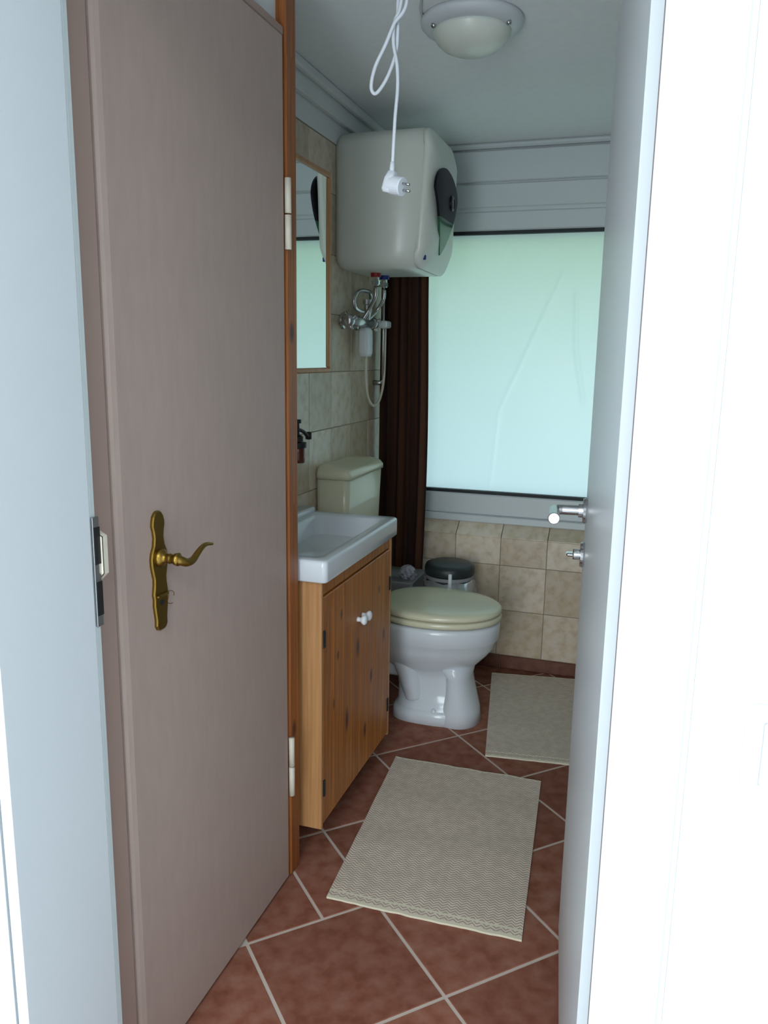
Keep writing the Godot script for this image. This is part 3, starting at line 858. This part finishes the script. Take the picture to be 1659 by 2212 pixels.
func build_shower() -> void:
	# mixer tap on the tiled wall below the heater
	var s := thing("shower_mixer", "chrome wall mixer tap with curved spout below the water heater", "mixer tap", Vector3(-1.0695, 1.48, -2.86))
	one("body", tube(PackedVector3Array([Vector3(0.045, 0, 0.11), Vector3(0.045, 0, -0.11)]), 0.018, -1, 18), M.steel, s, true)
	for z in [0.075, -0.075]:
		one("wall_union", lathe([Vector2(0, 0), Vector2(0.030, 0), Vector2(0.027, 0.010), Vector2(0.014, 0.014), Vector2(0.014, 0.045), Vector2(0, 0.045)], Vector3(0, 0, z), Vector3.RIGHT, 22), M.steel, s)
	for z in [0.112, -0.112]:
		var hd := ST()
		emit(hd, lathe([Vector2(0, 0), Vector2(0.020, 0.0), Vector2(0.024, 0.012), Vector2(0.022, 0.034), Vector2(0.012, 0.040), Vector2(0, 0.041)], Vector3(0.045, 0, z), Vector3(0, 0, signf(z)), 18), true)
		for g in 4:
			var a := TAU * g / 4.0 + 0.4
			emit(hd, tube(PackedVector3Array([Vector3(0.045, 0, z + signf(z) * 0.022), Vector3(0.045 + 0.034 * cos(a), 0.034 * sin(a), z + signf(z) * 0.022)]), 0.006, 0.008, 8), true)
		put("tap_handle", hd, M.steel, s)
	one("spout", tube(smooth_path([Vector3(0.05, 0.005, -0.06), Vector3(0.055, 0.06, -0.075), Vector3(0.06, 0.106, -0.06), Vector3(0.06, 0.113, 0.0), Vector3(0.06, 0.105, 0.07), Vector3(0.06, 0.080, 0.115), Vector3(0.06, 0.050, 0.110), Vector3(0.06, 0.038, 0.06), Vector3(0.06, 0.036, 0.02)], 6), 0.0075, 0.0075, 12), M.steel, s, true)
	for k in 2:
		var hz := -0.003 if k == 0 else -0.103
		one("inlet_hose", tube(smooth_path([Vector3(0.1, 0.123, hz), Vector3(0.098, 0.09, hz), Vector3(0.07, 0.05, hz * 0.9 - 0.02), Vector3(0.046, 0.012, -0.02 if k == 0 else -0.075)], 6), 0.007, -1, 10), M.steel, s, true)
	one("diverter", lathe([Vector2(0, 0), Vector2(0.012, 0.0), Vector2(0.012, 0.055), Vector2(0.017, 0.058), Vector2(0.017, 0.075), Vector2(0, 0.078)], Vector3(0.050, 0.01, -0.055), Vector3.UP, 16), M.steel, s)
	# shower rail with hand shower and hose
	var r := thing("shower_set", "white hand shower with thin looped hose on a slim rail", "shower", Vector3(-1.0695, 1.25, -3.0))
	one("rail", tube(PackedVector3Array([Vector3(0.04, -0.02, -0.145), Vector3(0.04, 0.42, -0.145)]), 0.006, -1, 12), M.steel, r, true)
	for y in [0.0, 0.39]:
		one("rail_bracket", tube(PackedVector3Array([Vector3(0.0, y, -0.145), Vector3(0.04, y, -0.145)]), 0.010, -1, 12), M.steel, r, true)
	one("slider", box(Vector3(0.026, 0.218, -0.158), Vector3(0.07, 0.246, -0.095), 0.005), M.white_plastic, r)
	one("hand_shower", loft([rrect(Vector3(0.045, 0.105, 0.085), Vector3.RIGHT, Vector3.BACK, 0.016, 0.026, 0.010), rrect(Vector3(0.045, 0.12, 0.085), Vector3.RIGHT, Vector3.BACK, 0.020, 0.034, 0.012), rrect(Vector3(0.045, 0.20, 0.087), Vector3.RIGHT, Vector3.BACK, 0.020, 0.034, 0.012), rrect(Vector3(0.045, 0.212, 0.087), Vector3.RIGHT, Vector3.BACK, 0.014, 0.024, 0.010)]), M.white_plastic, r, true)
	one("hose", tube(smooth_path([Vector3(0.045, 0.11, 0.08), Vector3(0.045, 0.02, 0.075), Vector3(0.045, -0.05, 0.05), Vector3(0.045, -0.085, -0.01), Vector3(0.045, -0.075, -0.075), Vector3(0.045, -0.03, -0.125), Vector3(0.045, 0.05, -0.15), Vector3(0.045, 0.22, -0.155)], 8), 0.0055, -1, 10), M.cream, r, true)

func build_curtain() -> void:
	var c := thing("shower_curtain", "dark brown striped fabric curtain hanging in the corner beside the window", "curtain", Vector3(-0.96, 0.46, -3.21))
	var st := ST()
	var nx := 96
	var ny := 30
	var x0 := -1.062
	var x1 := -0.857
	var pos := func(i: int, j: int, side: float) -> Vector3:
		var u := float(i) / nx
		var v := float(j) / ny
		var a := 0.016 + 0.007 * sin(v * 3.0 + 1.0)
		var ph := u * TAU * 5.0 + 0.5 * sin(v * 2.6 + u * 4.0)
		var x := lerpf(x0, x1 + 0.008 * sin(v * 5.0), u) + 0.006 * sin(ph * 2.0)
		var z := -3.21 + a * sin(ph) + side * 0.0012
		var y := lerpf(0.46 + 0.006 * sin(ph), 2.085, v)
		return Vector3(x, y, z) - c.position
	for side in [1.0, -1.0]:
		for i in nx:
			for j in ny:
				var q := [[i, j], [i, j + 1], [i + 1, j + 1], [i, j], [i + 1, j + 1], [i + 1, j]]
				if side < 0: q = [[i, j], [i + 1, j + 1], [i, j + 1], [i, j], [i + 1, j], [i + 1, j + 1]]
				for k in q:
					st.set_smooth_group(0 if side > 0 else 1)
					st.set_uv(Vector2(float(k[0]) / nx, 0.5))
					st.add_vertex(pos.call(k[0], k[1], side))
	put("cloth", st, M.curtain, c)
	one("rod", tube(PackedVector3Array([Vector3(-1.069, 2.10, -3.21) - c.position, Vector3(-0.80, 2.10, -3.21) - c.position]), 0.009, -1, 14), M.steel, c, true)
	for k in 6:
		var rr := PackedVector3Array()
		for i in 17: rr.append(Vector3(-1.045 + 0.037 * k, 2.096 + 0.018 * sin(TAU * i / 16.0), -3.21 + 0.018 * cos(TAU * i / 16.0)) - c.position)
		one("ring", tube(rr, 0.002, -1, 6), M.steel, c, true)

func build_lamp_and_cord() -> void:
	var l := thing("ceiling_lamp", "round white ceiling lamp with frosted glass dome and metal clips", "ceiling lamp", Vector3(-0.497, 2.215, -2.215))
	l.scale = Vector3.ONE * 0.93
	var D := Vector3.DOWN
	one("base_ring", lathe([Vector2(0.0, 0.0), Vector2(0.138, 0.0), Vector2(0.143, 0.006), Vector2(0.142, 0.016), Vector2(0.132, 0.027), Vector2(0.112, 0.033), Vector2(0.0, 0.033)], Vector3.ZERO, D, 56), M.white_paint, l, true)
	one("glass_dome", lathe([Vector2(0.110, 0.030), Vector2(0.108, 0.040), Vector2(0.098, 0.057), Vector2(0.080, 0.073), Vector2(0.055, 0.084), Vector2(0.028, 0.090), Vector2(0.0, 0.091)], Vector3.ZERO, D, 48), M.dome, l, true)
	for k in 3:
		var a := 0.35 + TAU * k / 3.0
		var p := Vector3(0.117 * cos(a), -0.035, 0.117 * sin(a))
		one("clip", lathe([Vector2(0, 0), Vector2(0.007, 0), Vector2(0.008, 0.006), Vector2(0.005, 0.011), Vector2(0, 0.012)], p + Vector3(0, 0.006, 0), D, 14), M.steel, l, true)
	one("feed_cable", tube(smooth_path([Vector3(-0.128, -0.004, 0.02), Vector3(-0.120, -0.004, 0.10), Vector3(-0.075, -0.004, 0.25), Vector3(-0.01, -0.004, 0.55)], 6), 0.0035, -1, 8), M.seal, l, true)
	# white power cord hanging from the ceiling
	var z := -1.65
	var c := thing("power_cord", "white looped power cord with plug dangling from the ceiling", "power cord", Vector3(-0.51, 2.215, z))
	var o := -c.position
	one("ceiling_hook", lathe([Vector2(0, 0), Vector2(0.018, 0), Vector2(0.016, 0.010), Vector2(0.006, 0.014), Vector2(0.006, 0.03), Vector2(0, 0.03)], Vector3.ZERO, Vector3.DOWN, 18), M.white_plastic, c)
	var path := []
	for q in [[-0.505, 2.19, 0.004], [-0.512, 2.045, 0.004], [-0.526, 2.005, 0.003], [-0.528, 1.968, 0.0], [-0.520, 1.929, 0.0], [-0.518, 1.887, 0.0], [-0.522, 1.835, 0.0], [-0.524, 1.792, 0.0], [-0.526, 1.742, 0.0]]: path.append(Vector3(q[0], q[1], z + q[2]) + o)
	one("cable", tube(smooth_path(path, 8), 0.0036, -1, 10), M.cord, c, true)
	path = []
	for q in [[-0.512, 2.19, -0.006], [-0.522, 2.046, -0.006], [-0.522, 1.997, -0.007], [-0.525, 1.955, -0.007], [-0.541, 1.910, -0.004], [-0.563, 1.880, 0.0], [-0.572, 1.890, 0.006], [-0.564, 1.925, 0.008], [-0.542, 1.965, 0.009], [-0.524, 2.001, 0.010], [-0.499, 2.044, 0.008], [-0.506, 2.19, 0.006]]: path.append(Vector3(q[0], q[1], z + q[2]) + o)
	one("cable_loop", tube(smooth_path(path, 8), 0.0036, -1, 10), M.cord, c, true)
	# angled plug: strain relief, body, round head, two pins
	var pl := ST()
	var dn := Vector3(-0.06, -1, 0).normalized()
	var ax := Vector3(0.93, -0.22, 0.28).normalized()
	var top := Vector3(-0.526, 1.748, z) + o
	emit(pl, tube(PackedVector3Array([top, top + dn * 0.026]), 0.0048, 0.0062, 12), true)
	var side := ax.cross(Vector3.UP).normalized()
	var bodyc := Vector3(-0.530, 1.706, z) + o
	var up2 := side.cross(ax).normalized()
	emit(pl, loft([rrect(bodyc + up2 * 0.024, ax, side, 0.008, 0.008, 0.005), rrect(bodyc + up2 * 0.010, ax, side, 0.011, 0.014, 0.006), rrect(bodyc - up2 * 0.012, ax, side, 0.012, 0.017, 0.008), rrect(bodyc - up2 * 0.018, ax, side, 0.009, 0.013, 0.006)]), true)
	emit(pl, lathe([Vector2(0, 0.004), Vector2(0.0185, 0.004), Vector2(0.0185, 0.030), Vector2(0.017, 0.032), Vector2(0, 0.032)], bodyc - up2 * 0.002, ax, 24), false)
	var plug := put("plug", pl, M.cord, c)
	for s in [-1.0, 1.0]:
		one("pin", tube(PackedVector3Array([bodyc - up2 * 0.002 + ax * 0.031 + (side * 0.4 + up2 * 0.9).normalized() * 0.0065 * s, bodyc - up2 * 0.002 + ax * 0.049 + (side * 0.4 + up2 * 0.9).normalized() * 0.0065 * s]), 0.0024, -1, 10), M.steel, plug, true)

func build_small() -> void:
	# mirror cabinet
	var m := thing("mirror_cabinet", "shallow pine wall cabinet with a mirror front above the washbasin", "mirror", Vector3(-1.069, 1.306, -2.05))
	var o := -m.position
	piece(Vector3(-1.068, 1.306, -2.322) + o, Vector3(-0.948, 1.886, -1.80) + o, "carcass", M.pine_side, m, 0.002)
	piece(Vector3(-0.946, 1.318, -2.312) + o, Vector3(-0.936, 1.874, -1.81) + o, "mirror_glass", M.mirror, m)
	piece(Vector3(-0.948, 1.306, -2.326) + o, Vector3(-0.930, 1.321, -1.796) + o, "frame_rail", M.pine_side, m, 0.003)
	piece(Vector3(-0.948, 1.871, -2.326) + o, Vector3(-0.930, 1.886, -1.796) + o, "frame_rail", M.pine_side, m, 0.003)
	piece(Vector3(-0.948, 1.321, -2.326) + o, Vector3(-0.930, 1.871, -2.310) + o, "frame_stile", M.pine_side, m, 0.003)
	piece(Vector3(-0.948, 1.321, -1.812) + o, Vector3(-0.930, 1.871, -1.796) + o, "frame_stile", M.pine_side, m, 0.003)
	# soap dispenser hung on the tiles
	var s := thing("soap_dispenser", "amber bottle with black pump in a wall holder below the mirror", "soap dispenser", Vector3(-1.02, 1.03, -2.275))
	one("bottle", lathe([Vector2(0, 0), Vector2(0.020, 0.001), Vector2(0.022, 0.006), Vector2(0.022, 0.050), Vector2(0.014, 0.060), Vector2(0.012, 0.066), Vector2(0, 0.066)], Vector3(0, -0.005, 0), Vector3.UP, 24), M.amber, s, true)
	one("holder_ring", lathe([Vector2(0.0225, 0.044), Vector2(0.027, 0.044), Vector2(0.027, 0.060), Vector2(0.0225, 0.060)], Vector3.ZERO, Vector3.UP, 28), M.black, s)
	one("holder_arm", box(Vector3(-0.049, 0.046, -0.008), Vector3(-0.02, 0.058, 0.008), 0.002), M.black, s)
	var pump := ST()
	emit(pump, lathe([Vector2(0.013, 0.062), Vector2(0.017, 0.064), Vector2(0.017, 0.078), Vector2(0.006, 0.084), Vector2(0.005, 0.118), Vector2(0.011, 0.120), Vector2(0.011, 0.131), Vector2(0, 0.132)], Vector3.ZERO, Vector3.UP, 20), false)
	emit(pump, tube(smooth_path([Vector3(0, 0.10, -0.004), Vector3(0.004, 0.092, -0.03), Vector3(0.006, 0.080, -0.052), Vector3(0.006, 0.068, -0.066)], 5), 0.0055, 0.0065, 10), true)
	emit(pump, lathe([Vector2(0, -0.012), Vector2(0.010, -0.010), Vector2(0.010, 0.012), Vector2(0, 0.014)], Vector3(0.006, 0.074, -0.070), Vector3.UP, 14), true)
	put("pump", pump, M.black, s)
	# waste bin behind the toilet
	var b := thing("waste_bin", "small chrome pedal bin with dark grey lid behind the toilet", "bin", Vector3(-0.735, 0.0, -3.20))
	one("body", lathe([Vector2(0, 0.012), Vector2(0.096, 0.012), Vector2(0.098, 0.02), Vector2(0.098, 0.445), Vector2(0, 0.446)], Vector3.ZERO, Vector3.UP, 40), M.chrome, b, true)
	one("foot_ring", lathe([Vector2(0, 0.0), Vector2(0.101, 0.0), Vector2(0.101, 0.018), Vector2(0, 0.019)], Vector3.ZERO, Vector3.UP, 40), M.black, b)
	one("rim", lathe([Vector2(0.095, 0.440), Vector2(0.102, 0.442), Vector2(0.102, 0.456), Vector2(0.095, 0.457)], Vector3.ZERO, Vector3.UP, 40), M.box_grey, b)
	one("lid", lathe([Vector2(0.0, 0.457), Vector2(0.103, 0.457), Vector2(0.106, 0.464), Vector2(0.106, 0.486), Vector2(0.100, 0.500), Vector2(0.080, 0.507), Vector2(0.0, 0.511)], Vector3.ZERO, Vector3.UP, 44), mat(rgb(38, 45, 47), 0.45), b, true)
	one("clasp", box(Vector3(0.020, 0.36, 0.090), Vector3(0.034, 0.482, 0.112), 0.003), M.white_plastic, b)
	# crumpled liner showing above the lid at the wall side
	var rng := RandomNumberGenerator.new()
	rng.seed = 4
	var lin := []
	for k in 5:
		var r := PackedVector3Array()
		for i in 28:
			var g := TAU * i / 28.0
			var q := 0.106 + 0.006 * sin(g * 5.0 + k) + 0.0015 * k + rng.randf_range(-0.004, 0.004)
			r.append(Vector3(q * cos(g), 0.44 - 0.016 * k + 0.005 * sin(g * 7.0 + k), q * sin(g)))
		lin.append(r)
	one("liner", loft(lin, false), M.bag, b, true)
	# box below the curtain with a bag on it
	var x := thing("storage_box", "pale grey plastic box standing under the brown curtain", "box", Vector3(-0.972, 0, -3.235))
	one("tub", loft([rrect(Vector3(0, 0.0, 0), Vector3.RIGHT, Vector3.BACK, 0.092, 0.105, 0.02), rrect(Vector3(0, 0.40, 0), Vector3.RIGHT, Vector3.BACK, 0.094, 0.115, 0.02)]), M.box_grey, x)
	one("lid", loft([rrect(Vector3(0, 0.40, 0), Vector3.RIGHT, Vector3.BACK, 0.097, 0.119, 0.02), rrect(Vector3(0, 0.415, 0), Vector3.RIGHT, Vector3.BACK, 0.097, 0.119, 0.02), rrect(Vector3(0, 0.419, 0), Vector3.RIGHT, Vector3.BACK, 0.093, 0.115, 0.018)]), M.box_grey, x)
	var bag := thing("plastic_bag", "small crumpled pale plastic bag lying on the grey box", "bag", Vector3(-0.912, 0.4195, -3.175))
	var br := []
	for k in 8:
		var v := k / 7.0
		var r := PackedVector3Array()
		for i in 24:
			var g := TAU * i / 24.0
			var q := 0.034 * sqrt(maxf(0.0, 1.0 - pow(v * 1.9 - 0.85, 2.0) * 0.8)) * (1.0 + 0.16 * sin(g * 4.0 + k * 1.3) + 0.1 * sin(g * 9.0 - k))
			r.append(Vector3(q * cos(g), 0.062 * v, q * sin(g)))
		br.append(r)
	one("crumpled_film", loft(br), mat(rgb(178, 176, 188), 0.35), bag)

func rug(called: String, label: String, far_left: Vector2, far_right: Vector2, near_right: Vector2, near_left: Vector2, seed_: int) -> void:
	var c := (far_left + far_right + near_left + near_right) / 4.0
	var r := thing(called, label, "rug", Vector3(c.x, 0, c.y), "", "beige woven bath rugs")
	var n := FastNoiseLite.new()
	n.seed = seed_
	n.frequency = 2.2
	var st := ST()
	var nx := 40
	var ny := 56
	var pos := func(i: int, j: int, top: bool) -> Vector3:
		var u := float(i) / nx
		var v := float(j) / ny
		var p := far_left.lerp(far_right, u).lerp(near_left.lerp(near_right, u), v) - c
		var lift := 0.0012 + 0.0035 * maxf(0.0, n.get_noise_2d(p.x * 1.5, p.y * 1.5)) + 0.0010 * sin(v * 21.0 + u * 2.0)
		p += Vector2(0.003 * n.get_noise_2d(u * 4.0, 7.0), 0.004 * n.get_noise_2d(u * 3.0, 3.0 + v)) 
		return Vector3(p.x, maxf(lift, 0.0004) + (0.0055 if top else 0.0), p.y)
	var v4 := func(i: int, j: int, top: bool, g: int) -> void:
		st.set_smooth_group(g)
		st.set_uv(Vector2(float(i) / nx, float(j) / ny))
		st.add_vertex(pos.call(i, j, top))
	for i in nx:
		for j in ny:
			for q in [[i, j], [i + 1, j], [i + 1, j + 1], [i, j], [i + 1, j + 1], [i, j + 1]]: v4.call(q[0], q[1], true, 0)
			for q in [[i, j], [i + 1, j + 1], [i + 1, j], [i, j], [i, j + 1], [i + 1, j + 1]]: v4.call(q[0], q[1], false, 1)
	for i in nx:
		for e in [0, ny]:
			for q in [[i, true], [i + 1, true], [i + 1, false], [i, true], [i + 1, false], [i, false]]: v4.call(q[0], e, q[1], 2 if e else 3)
	for j in ny:
		for e in [0, nx]:
			for q in [[j, true], [j + 1, true], [j + 1, false], [j, true], [j + 1, false], [j, false]]: v4.call(e, q[0], q[1], 4 if e else 5)
	put("weave", st, M.rug, r)

func build_rugs() -> void:
	rug("bath_rug", "beige woven rug lying in front of the pine cabinet", Vector2(-0.723, -2.422), Vector2(-0.229, -2.425), Vector2(-0.182, -1.682), Vector2(-0.675, -1.671), 3)
	rug("bath_rug", "beige woven rug between the toilet and the open door by the skirting", Vector2(-0.548, -3.275), Vector2(-0.045, -3.345), Vector2(0.055, -2.60), Vector2(-0.434, -2.536), 9)

func build_outdoors() -> void:
	var g := thing("ground", "pale gravel ground outside the bathroom window", "ground", Vector3(0, -0.3, -8), "structure")
	piece(Vector3(-9, -0.1, -6), Vector3(9, 0, 4.3), "surface", M.ground, g)
	var t := thing("added_tint_plant", "unseen leafy green plant added outside to tint the top of the window", "plant", Vector3(-0.4, -0.3, -4.25))  # unseen foliage added to darken and green the light on the upper pane
	var rng := RandomNumberGenerator.new()
	rng.seed = 77
	one("stem", tube(smooth_path([Vector3(-1.3, 0, 0.1), Vector3(-1.25, 1.2, 0.15), Vector3(-0.9, 2.4, 0.2), Vector3(0.2, 2.75, 0.25), Vector3(1.2, 2.7, 0.2)], 6), 0.03, 0.012, 10), M.bark, t, true)
	var st := ST()
	for i in 2400:
		var p := Vector3(rng.randf_range(-1.3, 1.3), rng.randf_range(2.2, 3.0), rng.randf_range(-0.5, 0.64))
		var a := Vector3(rng.randfn(), rng.randfn() * 0.6, rng.randfn()).normalized() * 0.06
		var b := a.cross(Vector3(rng.randfn(), rng.randfn(), rng.randfn())).normalized() * 0.032
		st.set_smooth_group(-1)
		for q in [p - a, p + b, p + a, p - a, p + a, p - b]: st.add_vertex(q)
	var lv := put("foliage", st, M.leaves, t)
	lv.set_meta("kind", "stuff")
